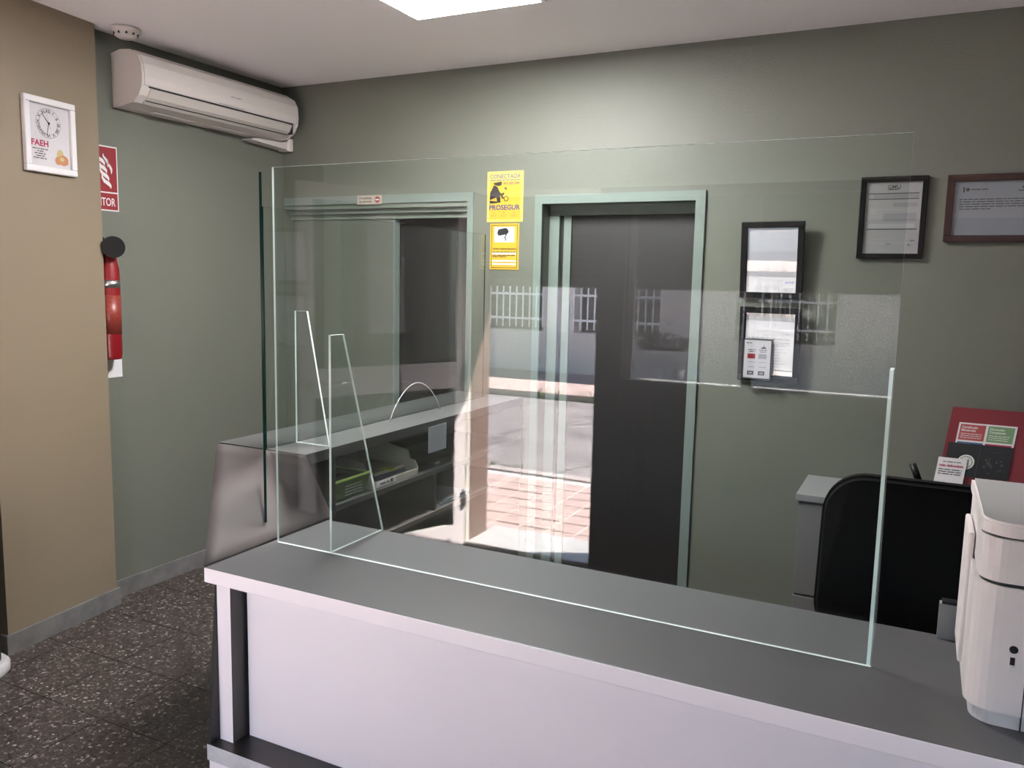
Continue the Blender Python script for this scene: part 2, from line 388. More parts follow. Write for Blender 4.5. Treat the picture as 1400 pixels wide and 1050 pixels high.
for k, (a, c) in enumerate(((-1.45, -.81), (-.76, -.06), (-.01, .72), (.77, 1.45))):  # last two are added to bring in light, final one left untinted
    b = bm(); box(b, a, YF-.05, 1.08, c, YF-.044, HZ-.05); struct('window_%d' % (k+2), b, 'tint' if k < 3 else 'glass')
b = bm(); box(b, -1.45, YO-.05, 1.0, 1.45, YF-.08, 1.05); struct('trim_1', b, 'ledge')
b = bm(); box(b, DX0-.08, YO+.10, 0, DX0+.004, YF-.03, HZ); struct('trim_2', b, 'stone')
b = bm(); box(b, DX0, YO-.03, 0, DX1, YF, .02); struct('trim_3', b, 'ledge')
sh = bpy.data.objects.new('trim_4', None); COL.objects.link(sh); sh.location = (-.5, YO+.04, HZ); sh['kind'] = 'structure'
b = bm(); prism(b, [(YO+.02, 0), (YO+.032, .004), (YO+.036, .022), (YO+.032, .043), (YO+.02, .0475)], 'x', DX0-.12, 1.45)
sl0 = obj('slat', b, 'shutter', sh); sl0.location = (0, 0, 0)
for k in range(13):
    s_ = sl0 if k == 0 else sl0.copy()
    if k: COL.objects.link(s_); s_.parent = sh
    s_.matrix_parent_inverse = Matrix(); s_.location = Vector((0, 0, 1.565+.0455*k))-Vector(sh.location)
# open street door leaf (hinged at the stone jamb, swung into the room)
H = Vector((DX0-.02, YF+.02, 0)); E2 = Vector((-2.84, .66, 0)); dv = (E2-H).normalized(); W = (E2-H).length
st = bpy.data.objects.new('door_3', None); COL.objects.link(st); st.location = H; st['kind'] = 'structure'
nv = Vector((dv.y, -dv.x, 0))
def leafbox(b, a0, z0, a1, z1, t=.02, mi=0):
    pts = [H+dv*a0-nv*t, H+dv*a1-nv*t, H+dv*a1+nv*t, H+dv*a0+nv*t]
    prism(b, [(p.x, p.y) for p in pts], 'z', z0, z1, mi)
b = bm(); leafbox(b, 0, .01, .075, 2.07); leafbox(b, W-.075, .01, W, 2.07)
for z0, z1 in ((.01, .14), (.97, 1.12), (1.99, 2.07)): leafbox(b, .075, z0, W-.075, z1)
obj('leaf_frame', b, 'alu', st)
b = bm(); leafbox(b, .075, 1.12, W-.075, 1.99, .003); leafbox(b, .075, .14, W-.075, .97, .003); obj('pane', b, 'glass', st)
b = bm(); p = H+dv*(W-.11)+nv*.022+Vector((0, 0, 1.05)); tube(b, p, p+nv*.05, .011); tube(b, p+nv*.05, p+nv*.05-dv*.13, .009); obj('handle', b, 'steel', st)
b = bm(); p = H+dv*(W-.04)+nv*.022+Vector((0, 0, 1.05)); tube(b, p, p+nv*.012, .022); obj('lock', b, 'steel', st)
for z in (.3, 1.05, 1.85):
    b = bm(); tube(b, H+nv*.03+Vector((0, 0, z-.05)), H+nv*.03+Vector((0, 0, z+.05)), .012); obj('hinge', b, 'steel', st)
for a0, z0, a1, z1 in ((.42, 1.30, .64, 1.62), (.42, 1.64, .64, 1.95)):
    b = bm(); leafbox(b, a0, z0, a1, z1, .006); obj('notice', b, 'paper', st)

# ------------------------------------------------------------------ street outside
b = bm(); box(b, -14, -2.2, -.16, 8, YO, -.022); pv = struct('ground_pavement', b, 'grout')
S = .2; q0 = bm(); box(q0, .009, .009, -.022, S-.009, S-.009, -.014); first = None
for i in range(24):
    for j in range(7):
        if first is None: first = obj('paving_slab', q0, 'slab', pv); o = first
        else: o = first.copy(); COL.objects.link(o)
        o.matrix_parent_inverse = Matrix(); o.location = (-4.9+S*i, YO-.02-S*(j+1), random.uniform(-.002, .002))
b = bm(); box(b, -14, -2.32, -.16, 8, -2.2, -.005); struct('ground_kerb', b, 'concrete')
b = bm(); box(b, -16, -7.0, -.4, 10, -2.32, -.12); struct('ground_road', b, 'asphalt')
b = bm(); box(b, -16, -9.6, -.3, 10, -7.0, -.03); struct('ground_far_pavement', b, 'slab')
b = bm(); box(b, -16, -10.2, -.1, 10, -9.6, .70); struct('wall_street_low', b, 'granite')
wins = [(-10.4, -9.3), (-7.5, -6.16), (-5.56, -3.98), (-2.75, -1.2), (.4, 2.0)]
b = bm(); x = -16
for a, c in wins: box(b, x, -10.2, .70, a, -9.62, 2.1); x = c
box(b, x, -10.2, .70, 10, -9.62, 2.1); box(b, -16, -10.2, 2.1, 10, -9.62, 2.5); struct('wall_street', b, 'plaster')
b = bm(); box(b, -16, -10.3, .7, 10, -10.0, 2.1); struct('wall_street_glazing', b, 'darkwin')
for (a, c), wh in zip(wins, ('farthest left', 'second from the left', 'broad one in the middle', 'next right of the broad one', 'farthest right')):
    t_ = thing('window_grille', 'white bar grille in the wall across the street, '+wh, 'grille', ((a+c)/2, -9.55, .75), 'white grilles across the street')
    b = bm()
    for z in (.92, 1.36, 1.80): box(b, a-.02, -9.58, z-.02, c+.02, -9.56, z+.02)
    obj('rail', b, 'grille', t_)
    b = bm(); n_ = int((c-a)/.13)
    for k in range(n_+1): x = a+(c-a)*k/n_; box(b, x-.011, -9.60, .76, x+.011, -9.58, 1.98)
    obj('bars', b, 'grille', t_, kind='stuff')
b = bm()
for k in range(420):
    x = random.uniform(-9, 0); yy = random.choice((-2.34, -2.34, -7.02)); yy += random.gauss(0, .03); z0 = -.12
    if math.sin(x*2.3+yy)+random.random()*.8 < .3: continue
    for _ in range(3):
        a = random.uniform(0, 2*PI); r = random.uniform(.03, .09); h = random.uniform(.04, .13)
        v = [b.verts.new((x, yy, z0)), b.verts.new((x+.03, yy+.01, z0)), b.verts.new((x+r*math.cos(a), yy+r*math.sin(a), z0+h+.06))]; b.faces.new(v)
tag(obj('kerb_grass', b, 'grass', kind='stuff'), 'sparse green grass growing along the street kerbs', 'grass')
# window ledge display: planter on thin legs, white pole
t_ = thing('planter_stand', 'dark leafy plant in a tray on thin wire legs on the window ledge', 'plant', (-1.27, -.5, 1.05))
b = bm(); box(b, -1.40, -.56, 1.235, -1.15, -.46, 1.25); obj('tray', b, 'darkgrey', t_)
for x in (-1.385, -1.29, -1.165):
    b = bm(); tube(b, (x-.012, -.5, 1.235), (x-.005, -.5, 1.05), .0025, n=6); tube(b, (x+.012, -.5, 1.235), (x+.005, -.5, 1.05), .0025, n=6); obj('leg', b, 'steel', t_)
b = bm()
for k in range(150):
    x = random.uniform(-1.42, -1.13); c = Vector((x, -.51+random.gauss(0, .03), 1.25+random.random()*.085*(1-abs(x+1.27)*3)))
    a = Vector((random.gauss(0, 1), random.gauss(0, 1), random.gauss(.3, 1))).normalized()*.024; e = a.orthogonal().normalized()*.010
    b.faces.new([b.verts.new(c-a), b.verts.new(c+e), b.verts.new(c+a), b.verts.new(c-e)])
obj('foliage', b, 'leaf', t_, kind='stuff')
t_ = thing('display_pole', 'pale upright pole with two brackets in the shop window', 'pole', (-1.40, -.44, 1.05))
b = bm(); box(b, -1.445, -.40, 1.05, -1.412, -.37, 2.0); obj('pole', b, 'alu', t_)
for z in (1.43, 1.75): bx('bracket', t_, 'alu', -1.445, -.37, z, -1.385, -.355, z+.03)

# ------------------------------------------------------------------ front counter
t_ = thing('reception_counter', 'long grey-topped counter with white front and black foot ledge', 'counter', (-.3, 1.95, 0))
CR = 1.25
b = bm(); box(b, -1.828, 1.665, .703, CR, 2.225, .748, bev=.003)
for f in b.faces:
    f.material_index = 0 if f.normal.z > .8 else 1
obj('countertop', b, ['top', 'white'], t_)
b = bm(); box(b, -1.752, 1.757, .2, CR-.06, 1.775, .703); obj('front_panel', b, 'white', t_, label='white front panel')
b = bm(); fs = box(b, -1.815, 1.700, .2, -1.762, 1.775, .703)
for f in b.faces: f.material_index = 0 if abs(f.normal.y) > .5 else 1
obj('upright', b, ['white', 'darkgrey'], t_, label='white-edged upright at the left end')
b = bm(); prism(b, [(1.662, .2), (1.708, .703), (2.2, .703), (2.2, .2)], 'x', -1.828, -1.816); obj('end_cheek', b, 'black_lam', t_, label='black end cheek')
b = bm(); box(b, -1.828, 1.66, .150, CR, 2.2, .2)
for f in b.faces: f.material_index = 1 if f.normal.y < -.5 else 0
obj('foot_ledge', b, ['black_lam', 'edge'], t_, label='black foot ledge with silver edge')
b = bm(); box(b, -1.828, 1.668, 0, CR, 2.2, .146)
for f in b.faces: f.material_index = 1 if f.normal.y < -.5 else 0
obj('plinth', b, ['black_lam', 'white'], t_)
b = bm(); box(b, CR-.06, 1.775, .2, CR-.04, 2.2, .703); obj('end_panel', b, 'white', t_)
bx('back_rail', t_, 'darkgrey', -1.8, 2.18, .2, CR-.06, 2.2, .703)

# ------------------------------------------------------------------ raised return counter along the left
t_ = thing('return_counter', 'raised grey side counter with dark open shelves running to the back wall', 'counter', (-2.03, 3.0, 0))
AX0, AX1, AY0, AY1 = -2.235, -1.834, 2.118, 3.80
b = bm(); prism(b, [(AY0, 1.0), (AY1, 1.0), (AY1, .962), (AY0+.035, .962)], 'x', AX0, AX1)
for f in b.faces: f.material_index = 0 if f.normal.z > .5 or f.normal.y < -.5 else 1  # side edges coloured dark grey to match the slab's unlit edge
obj('worktop', b, ['top', 'darkgrey'], t_)
A_, B_, C_, D_ = Vector((AX0, 2.112, .998)), Vector((AX1, 2.116, .998)), Vector((-1.836, 2.258, .752)), Vector((-1.829, 1.667, .752))
b = bm(); N = 10; G = [[(A_.lerp(B_, j/N)).lerp(D_.lerp(C_, j/N), i/N) for j in range(N+1)] for i in range(N+1)]
off = Vector((0, .0, -.0)); V1 = [[b.verts.new(p) for p in r] for r in G]
V2 = [[b.verts.new(p+Vector((-.004, .012, -.014))) for p in r] for r in G]
for i in range(N):
    for j in range(N):
        f = b.faces.new((V1[i][j], V1[i+1][j], V1[i+1][j+1], V1[i][j+1])); f.smooth = True
        b.faces.new((V2[i][j], V2[i][j+1], V2[i+1][j+1], V2[i+1][j]))
for i in range(N):
    f = b.faces.new((V1[i][0], V2[i][0], V2[i+1][0], V1[i+1][0])); f = b.faces.new((V1[i][N], V1[i+1][N], V2[i+1][N], V2[i][N])); f.material_index = 1
    b.faces.new((V1[0][i], V1[0][i+1], V2[0][i+1], V2[0][i])); b.faces.new((V1[N][i], V2[N][i], V2[N][i+1], V1[N][i+1]))
obj('sloping_end_panel', b, ['gable', 'black_lam'], t_, label='slanted pinkish-grey end panel')
bx('side_panel', t_, 'gable', AX0, 2.14, 0, AX0+.02, AY1, .962)
bx('end_cheek', t_, 'black_lam', AX0+.02, 2.262, 0, AX1-.004, 2.28, .962)
bx('shelf', t_, 'darkgrey', AX0+.02, 2.28, .765, AX1, AY1, .785)
bx('lower_deck', t_, 'deck', AX0+.02, 2.28, .58, AX1, AY1, .60)
bx('divider', t_, 'black_lam', AX0+.02, 2.95, .60, AX1-.01, 2.968, .765)
bx('back_lining', t_, 'black_lam', AX0+.02, 2.28, .60, AX0+.03, AY1, .962)
bx('kick_panel', t_, 'black_lam', AX1-.03, 2.28, 0, AX1-.01, AY1, .58)
bx('far_cheek', t_, 'black_lam', AX0+.02, AY1-.02, .6, AX1, AY1-.001, .962)

# goods on the shelves of the return counter
t_ = thing('green_basket', 'green plastic basket with a lime rim on the shelf, nearest the front counter', 'basket', (-1.98, 2.39, .786))
b = bm()
def tray(b, x0, y0, x1, y1, z0, z1, t, tap=.015, mi=0):
    """open box: outer walls tapering to the bottom"""
    o_ = [(x0, y0), (x1, y0), (x1, y1), (x0, y1)]; ob = [(x0+tap, y0+tap), (x1-tap, y0+tap), (x1-tap, y1-tap), (x0+tap, y1-tap)]
    i_ = [(x0+t, y0+t), (x1-t, y0+t), (x1-t, y1-t), (x0+t, y1-t)]
    vo = [b.verts.new((*p, z1)) for p in o_]; vb = [b.verts.new((*p, z0)) for p in ob]
    vi = [b.verts.new((*p, z1)) for p in i_]; vj = [b.verts.new((*p, z0+t)) for p in ob]
    for k in range(4):
        n = (k+1) % 4
        for q in ((vo[k], vb[k], vb[n], vo[n]), (vi[n], vj[n], vj[k], vi[k]), (vo[n], vi[n], vi[k], vo[k])):
            b.faces.new(q).material_index = mi
    b.faces.new(vb[::-1]).material_index = mi; b.faces.new(vj).material_index = mi
tray(b, -2.13, 2.285, -1.848, 2.495, .786, .862, .004); obj('basket', b, 'greenbin', t_, recalc=True)
b = bm()
for a in ((-2.133, 2.282, -1.845, 2.289), (-2.133, 2.491, -1.845, 2.498), (-2.133, 2.282, -2.126, 2.498), (-1.852, 2.282, -1.845, 2.498)): box(b, a[0], a[1], .860, a[2], a[3], .867)
obj('rim', b, 'greenrim', t_)
sx = Sheet((-1.852, 2.30, .79), (0, 1, 0), (0, 0, 1)); b = bm()
for k in range(4): sx.words(b, .05, .045-.011*k, .15, .006, .003)
obj('print', b, 'ink3', t_)
for k in range(3):
    tag(bx('packet', None, ('darkgrey', 'brownred', 'black')[k], -2.10+.08*k, 2.31, .792, -2.04+.08*k, 2.46, .845+.005*k), ('grey packet at the back of the green basket', 'brown packet in the middle of the green basket', 'black packet at the front of the green basket')[k], 'packet')
t_ = thing('storage_bin', 'beige open-front storage bin beside the green basket, holding blue folders', 'bin', (-1.99, 2.68, .786))
b = bm(); prof = [(-2.16, .786), (-1.85, .786), (-1.845, .815), (-1.86, .845), (-1.885, .85), (-1.895, .885), (-2.16, .935)]
prism(b, prof, 'y', 2.52, 2.525); prism(b, prof, 'y', 2.825, 2.83); box(b, -2.16, 2.525, .786, -1.85, 2.825, .790); box(b, -2.16, 2.525, .79, -2.155, 2.825, .935)
obj('bin', b, 'binbeige', t_)
b = bm(); box(b, -1.855, 2.525, .786, -1.848, 2.825, .812); obj('front_lip', b, 'binbeige', t_)
sx = Sheet((-1.848, 2.54, .79), (0, 1, 0), (0, 0, 1)); b = bm(); sx.slab(b, 0, .0, .13, .024, .0005, .002); obj('label_card', b, 'signwhite', t_)
b = bm(); sx.words(b, .02, .008, .08, .010, .003); sx.quad(b, .09, .005, .105, .02, .003); obj('card_print', b, 'ink', t_)
for k in range(3):
    tag(bx('folder', None, ('blue', 'blue', 'binbeige')[k], -2.14, 2.55+.02*k, .7905+.014*k, -1.88-.006*k, 2.79, .8035+.014*k), ('lowest dark blue folder in the beige bin', 'upper dark blue folder in the beige bin', 'beige card folder on top in the beige bin')[k], 'folder')
tag(bx('lime_slip', None, 'lime', -1.925, 2.66, .8325, -1.862, 2.70, .8355), 'lime green slip of paper lying on the folders in the beige bin', 'paper')
t_ = thing('black_case', 'flat black case with a silver clip lying on the shelf right of the beige bin', 'case', (-1.98, 3.0, .786))
b = bm(); box(b, -2.12, 2.86, .786, -1.86, 3.12, .815, bev=.006); obj('case', b, 'black', t_)
bx('clip', t_, 'steel', -1.862, 2.98, .797, -1.858, 3.02, .805)
t_ = thing('paper_note', 'white handwritten note taped to the edge of the raised counter', 'note', (AX1+.001, 2.95, .90))
sx = Sheet((AX1+.0005, 2.885, .865), (0, 1, 0), (0, 0, 1)); b = bm(); sx.slab(b, 0, 0, .145, .112, 0, .0015); obj('sheet', b, 'paper_grey', t_)
b = bm()
for k in range(5): sx.words(b, .015, .09-.017*k, .125, .006, .002, last=random.uniform(.5, 1))
obj('writing', b, 'ink2', t_)
for k in range(5):
    z = .601+.0045*k
    tag(bx('paper_sheets', None, 'paper_grey', -2.10+.02*k, 2.99+.012*k, z, -1.85-.01*(k % 2), 3.22+.012*k, z+.004), ('lowest', 'second lowest', 'middle', 'second highest', 'topmost')[k]+' of the loose white sheets on the lower shelf behind the divider', 'paper', 'sheets on the lower shelf')
# thin clear arch on the worktop
b = bm(); pts = [Vector((-1.97, 2.80+.40*k/16, 1.0005+.145*math.sin(PI*k/16)**.75)) for k in range(17)]; path(b, pts, .0016, 6)
tag(obj('clear_wire_arch', b, 'edge'), 'thin clear arched wire standing on the raised counter', 'wire')

# ------------------------------------------------------------------ protective glass
def pane(b, p0, p1, z0, z1, t=.008, dark=False):
    """upright sheet between plan points p0 and p1; slot 0 faces, slot 1 edges"""
    p0 = Vector((*p0, 0)); p1 = Vector((*p1, 0)); d_ = (p1-p0).normalized(); n_ = Vector((-d_.y, d_.x, 0))*t/2
    pts = [(p.x, p.y) for p in (p0-n_, p1-n_, p1+n_, p0+n_)]
    for f in prism(b, pts, 'z', z0, z1): f.material_index = 0 if abs(f.normal.dot(n_.normalized())) > .9 else 1
def fin(b, base, direc, z0, h, w0, w1, t=.008):
    d_ = Vector((*direc, 0)).normalized(); n_ = Vector((-d_.y, d_.x, 0))*t/2; B0 = Vector((*base, 0))
    prof = [(0, z0), (w0, z0), (w1, z0+h), (0, z0+h)]
    a = [b.verts.new(B0+d_*p-n_+Vector((0, 0, z))) for p, z in prof]; c = [b.verts.new(B0+d_*p+n_+Vector((0, 0, z))) for p, z in prof]
    b.faces.new(a).material_index = 0; b.faces.new(c[::-1]).material_index = 0
    for k in range(4): b.faces.new((a[k], c[k], c[(k+1) % 4], a[(k+1) % 4])).material_index = 1
    bmesh.ops.recalc_face_normals(b, faces=b.faces[:])
t_ = thing('glass_screen', 'large clear protective glass screen standing on the front counter', 'glass screen', (-.93, 1.95, .749))
b = bm(); pane(b, (-1.805, 1.95), (-.05, 1.95), .749, 1.925); obj('pane', b, ['glass', 'gedge'], t_)
for x in (-1.595, -.056):
    b = bm(); fin(b, (x, 1.9545), (0, 1), .749, .675, .272, .065); obj('support_fin', b, ['glass', 'gedge'], t_)
t_ = thing('side_glass_screen', 'clear glass side screen standing on the raised counter along its edge', 'glass screen', (-2.01, 2.9, 1.0005))
b = bm(); pane(b, (-2.01, 2.12), (-2.01, 3.68), 1.0005, 1.827, .006); obj('pane', b, ['glass', 'gedge_dark'], t_)
b = bm(); fin(b, (-2.006, 2.27), (1, 0), 1.0005, .475, .15, .055); obj('support_fin', b, ['glass', 'gedge'], t_)
b = bm(); P0 = Vector((-1.868, 1.962, 0)); P1 = Vector((-1.955, 2.055, 0)); dd = (P1-P0).normalized(); nn = Vector((-dd.y, dd.x, 0))*.004
q = [b.verts.new(p+n_+Vector((0, 0, z))) for n_ in (-nn, nn) for p, z in ((P0, .80), (P1, .95), (P1, 1.915), (P0, 1.915))]
for k, f in enumerate(((0, 1, 2, 3), (7, 6, 5, 4), (0, 3, 7, 4), (1, 5, 6, 2), (3, 2, 6, 7), (0, 4, 5, 1))): b.faces.new([q[i] for i in f]).material_index = 0 if k < 2 else 1
bmesh.ops.recalc_face_normals(b, faces=b.faces[:])
t_ = thing('corner_glass_strip', 'narrow diagonal glass sheet with dark green edge joining the two screens', 'glass screen', (-1.93, 2.03, .775))
obj('pane', b, ['glass', 'gedge_dark'], t_)

# ------------------------------------------------------------------ air conditioner
t_ = thing('air_conditioner', 'cream split air conditioner mounted high on the left wall', 'air conditioner', (XL, 3.2, 2.36))
def acp(s=0): return [(XL, 2.605), (XL+.06, 2.618), (XL+.125, 2.612-s), (XL+.175-s, 2.585-s), (XL+.198-s, 2.545), (XL+.203-s, 2.49), (XL+.198-s, 2.445), (XL+.175-s, 2.405+s), (XL+.135-s, 2.375+s), (XL+.05, 2.362), (XL, 2.362)]
b = bm(); prism(b, acp(.004), 'y', 2.70, 3.73); obj('body', b, 'acw', t_)
for y0 in (2.694, 3.728):
    b = bm(); prism(b, acp(0), 'y', y0, y0+.012); obj('end_cover', b, 'acw', t_)
b = bm(); prism(b, [(XL+.128, 2.613), (XL+.176, 2.587), (XL+.199, 2.547), (XL+.204, 2.49), (XL+.199, 2.452), (XL+.192, 2.452), (XL+.19, 2.54), (XL+.17, 2.578)], 'y', 2.708, 3.726); obj('front_cover', b, 'acw', t_)
b = bm(); prism(b, [(XL+.193, 2.442), (XL+.200, 2.440), (XL+.180, 2.404), (XL+.142, 2.378), (XL+.138, 2.384)], 'y', 2.745, 3.69); obj('louvre', b, 'acl', t_)
b = bm(); box(b, XL+.19, 2.735, 2.4435, XL+.2008, 3.70, 2.4485); box(b, XL+.155, 2.745, 2.388, XL+.1625, 3.69, 2.391)
box(b, XL+.16, 3.69, 2.39, XL+.2005, 3.694, 2.445); obj('gap', b, 'line', t_)
sx = Sheet((XL+.2047, 3.15, 2.50), (0, 1, 0), (0, 0, 1)); b = bm(); sx.words(b, .08, 0, .15, .008, .0005); obj('badge', b, 'ink2', t_)
sx = Sheet((XL+.2000, 3.15, 2.452), (0, 1, 0), (0, 0, 1)); b = bm(); sx.words(b, 0, .002, .18, .006, .003); obj('print', b, 'ink2', t_)
b = bm()
for k in range(2):
    for j in range(5): box(b, XL+.03+.014*j, 2.85+.36*k, 2.360, XL+.036+.014*j, 3.10+.36*k, 2.3625)
obj('underside_vents', b, 'acl', t_)
t_ = thing('pipe_cover', 'cream plastic pipe cover sloping down under the air conditioner', 'pipe cover', (XL, 3.7, 2.33))
b = bm(); prism(b, [(3.52, 2.350), (3.56, 2.356), (3.742, 2.3605), (3.80, 2.380), (3.826, 2.355), (3.815, 2.325), (3.50, 2.352-.012)], 'x', XL, XL+.075); obj('cover', b, 'acw', t_)
bx('end_cap', t_, 'acw', XL, 3.788, 2.318, XL+.085, 3.83, 2.392, bev=.008)
# smoke detector
b = bm(); lathe(b, [(.062, 0), (.064, -.012), (.058, -.022), (.052, -.024), (.046, -.036), (.03, -.046), (.012, -.048)], (-3.32, 2.66, ZC), 32)
t_ = thing('smoke_detector', 'round white smoke detector on the ceiling above the pillar', 'smoke detector', (-3.32, 2.66, ZC))
obj('body', b, 'acw', t_, recalc=True)
b = bm()
for k in range(10):
    a = 2*PI*k/10; box(b, -3.32+.049*math.cos(a)-.004, 2.66+.049*math.sin(a)-.004, ZC-.033, -3.32+.049*math.cos(a)+.004, 2.66+.049*math.sin(a)+.004, ZC-.024)
obj('vents', b, 'darkgrey', t_)
# ceiling LED panel
t_ = thing('ceiling_panel_light', 'square lit LED panel light set in the white ceiling', 'ceiling light', (-1.7, 2.76, ZC))
bx('diffuser', t_, 'lamp', -1.995, 2.46, ZC-.012, -1.425, 3.03, ZC-.002)
b = bm()
for a in ((-2.012, 2.443, -1.408, 2.46), (-2.012, 3.03, -1.408, 3.047), (-2.012, 2.46, -1.995, 3.03), (-1.425, 2.46, -1.408, 3.03)): box(b, a[0], a[1], ZC-.014, a[2], a[3], ZC)
obj('rim', b, 'ceil', t_)

# ------------------------------------------------------------------ wall clock
pr_ = Vector((-3.392+3.315, .575, 0)).normalized()
base = Vector((-3.315, 1.98, 0))
def pp(y, z): k = (y-1.98)/pr_.y; return base+pr_*k+Vector((0, 0, z))
cs = Sheet(pp(2.165, 2.005), pr_, (0, 0, 1)); CW, CH = .252, .305
t_ = thing('wall_clock', 'white framed clock with roman numerals hung on the cream pillar', 'clock', tuple(cs.P(CW/2, 0, 0)))
b = bm(); f_ = .026
for a in ((0, 0, CW, f_), (0, CH-f_, CW, CH), (0, f_, f_, CH-f_), (CW-f_, f_, CW, CH-f_)): cs.slab(b, *a, 0, .022)
bmesh.ops.bevel(b, geom=[e for e in b.edges], offset=.003, segments=1, affect='EDGES'); obj('frame', b, 'signwhite', t_)
b = bm(); cs.slab(b, f_, f_, CW-f_, CH-f_, .001, .008); obj('dial_board', b, mat('dial_paper', (.46, .44, .455), .5), t_)
b = bm(); CX, CY, CRd = .122, .205, .058
rom = ['XII', 'I', 'II', 'III', 'IIII', 'V', 'VI', 'VII', 'VIII', 'IX', 'X', 'XI']
for k, r_ in enumerate(rom):
    a = PI/2-2*PI*k/12; ux, uy = math.cos(a), math.sin(a)
    cc = cs.P(CX+ux*CRd*.86, CY+uy*CRd*.86, .0); rr = cs.r*uy-cs.u*ux; uu = cs.r*ux+cs.u*uy
    s2 = Sheet(cc, rr, uu); s2.text(b, r_, 0, -.007, .014, .009, bold=.02, align='CENTER')
    am = a-PI/12; cs.disc(b, CX+CRd*.8*math.cos(am), CY+CRd*.8*math.sin(am), .0018, .009, n=8)
cs.ring(b, CX, CY, CRd*1.03, CRd*1.05, .009)
obj('numerals', b, 'ink', t_)
def hand(b, ang, l, wd, tail, d_):
    a = PI/2-math.radians(ang); ux, uy = math.cos(a), math.sin(a)
    cs.poly(b, [(CX-ux*tail+uy*wd, CY-uy*tail-ux*wd), (CX+ux*l+uy*wd*.6, CY+uy*l-ux*wd*.6), (CX+ux*l-uy*wd*.6, CY+uy*l+ux*wd*.6), (CX-ux*tail-uy*wd, CY-uy*tail+ux*wd)], d_)
b = bm(); hand(b, 321, .046, .0022, .004, .0105); obj('hour_hand', b, 'line', t_)
b = bm(); hand(b, 193, .054, .0016, .004, .0115); obj('minute_hand', b, 'line', t_)
b = bm(); hand(b, 346, .046, .0005, .026, .0125); cs.disc(b, CX, CY, .0055, .013); obj('second_hand', b, 'line', t_)
b = bm(); cs.text(b, 'FAEH', .036, .108, .024, .009, bold=.03, fit=.082); obj('red_lettering', b, 'magenta', t_)
b = bm()
for k in range(5): wd_ = (.075, .03, .055, .04, .07)[k]; cs.words(b, .077-wd_/2, .094-.0095*k, .077+wd_/2, .006, .009)
obj('small_print', b, 'ink', t_)
b = bm(); cs.disc(b, .176, .080, .018, .0088, 1, ry=.026); cs.disc(b, .190, .062, .026, .0092, 0, ry=.022); cs.disc(b, .165, .058, .017, .0094, 0); cs.disc(b, .183, .066, .012, .0097, 1, ry=.009); cs.quad(b, .155, .046, .215, .056, .0090, 0)
obj('food_picture', b, ['orange', 'oliveprint'], t_)

# ------------------------------------------------------------------ extinguisher sign and extinguisher
sx = Sheet((XL+.001, 2.50, 1.882), (0, 1, 0), (0, 0, 1)); SW = .203
t_ = thing('extinguisher_sign', 'red fire extinguisher sign with white flames, half hidden by the pillar', 'sign', (XL, 2.6, 1.882))
b = bm(); sx.slab(b, 0, 0, SW, .298, 0, .002); obj('plate', b, 'signwhite', t_)
b = bm(); sx.quad(b, .005, .006, SW-.005, .082, .0025); sx.quad(b, .005, .088, SW-.005, .292, .0025); obj('red_fields', b, 'redsign', t_)
b = bm(); sx.text(b, 'EXTINTOR', .014, .024, .036, .003, bold=.015, fit=SW-.032)
def ribbon(pts, ws):
    P = [Vector(p) for p in pts]; L_, R2 = [], []
    for k, p in enumerate(P):
        t = (P[min(k+1, len(P)-1)]-P[max(k-1, 0)]).normalized(); n_ = Vector((-t.y, t.x))*ws[k]
        L_.append(p+n_); R2.append(p-n_)
    for k in range(len(P)-1): sx.poly(b, [tuple(L_[k]), tuple(R2[k]), tuple(R2[k+1]), tuple(L_[k+1])], .003)
W_ = (.0005, .005, .008, .009, .006, .001)
for k in range(4):
    ox, oy = .088+.010*k, .232-.034*k
    ribbon([(ox, oy+.040), (ox+.002, oy+.022), (ox+.014, oy+.006), (ox+.034, oy-.004), (ox+.044, oy-.014), (ox+.046, oy-.026)], W_)
ribbon([(.128, .262), (.130, .248), (.142, .236), (.150, .224), (.152, .212), (.150, .202)], (.0005, .004, .006, .006, .004, .001))
ribbon([(.152, .236), (.151, .222), (.160, .208), (.168, .196), (.170, .184), (.168, .172)], (.0005, .004, .006, .006, .004, .001))
sx.slab(b, .03, .12, .07, .24, .003, .0032); sx.slab(b, .04, .24, .06, .265, .003, .0032)
obj('white_symbols', b, 'signwhite', t_)
t_ = thing('fire_extinguisher', 'red fire extinguisher with black horn hanging on the left wall by the pillar', 'fire extinguisher', (-3.385, 2.585, 1.19))
EX = (-3.42, 2.603, 1.19); R_ = .045
b = bm(); lathe(b, [(.04, 0), (R_-.004, .006), (R_, .02), (R_, .42), (R_-.008, .45), (.036, .47), (.022, .485), (.018, .505)], EX, 32); obj('cylinder', b, 'red', t_, recalc=True)
b = bm(); lathe(b, [(R_+.0015, .335), (R_+.0015, .37)], EX, 32); obj('metal_band', b, 'steel', t_)
b = bm(); lathe(b, [(R_+.0012, .12), (R_+.0012, .30)], EX, 32)
obj('label_wrap', b, mat('extinguisher_label', (.17, .008, .010), .4, noise=.6, nscale=90, var=(.22, .05, .03)), t_)
b = bm(); box(b, EX[0]-.02, EX[1]-.02, EX[2]+.505, EX[0]+.02, EX[1]+.02, EX[2]+.54, bev=.004); box(b, EX[0]-.01, EX[1]-.10, EX[2]+.53, EX[0]+.01, EX[1]+.02, EX[2]+.548); obj('valve', b, 'black', t_)
b = bm(); hp = Vector((-3.36, 2.585, 1.712)); hd = (Vector((0, 0, 1.6))-hp).normalized()
tube(b, hp-hd*.12, hp-hd*.02, .018, .042, 24); tube(b, hp-hd*.02, hp+hd*.01, .042, .050, 24); obj('horn', b, 'black', t_)
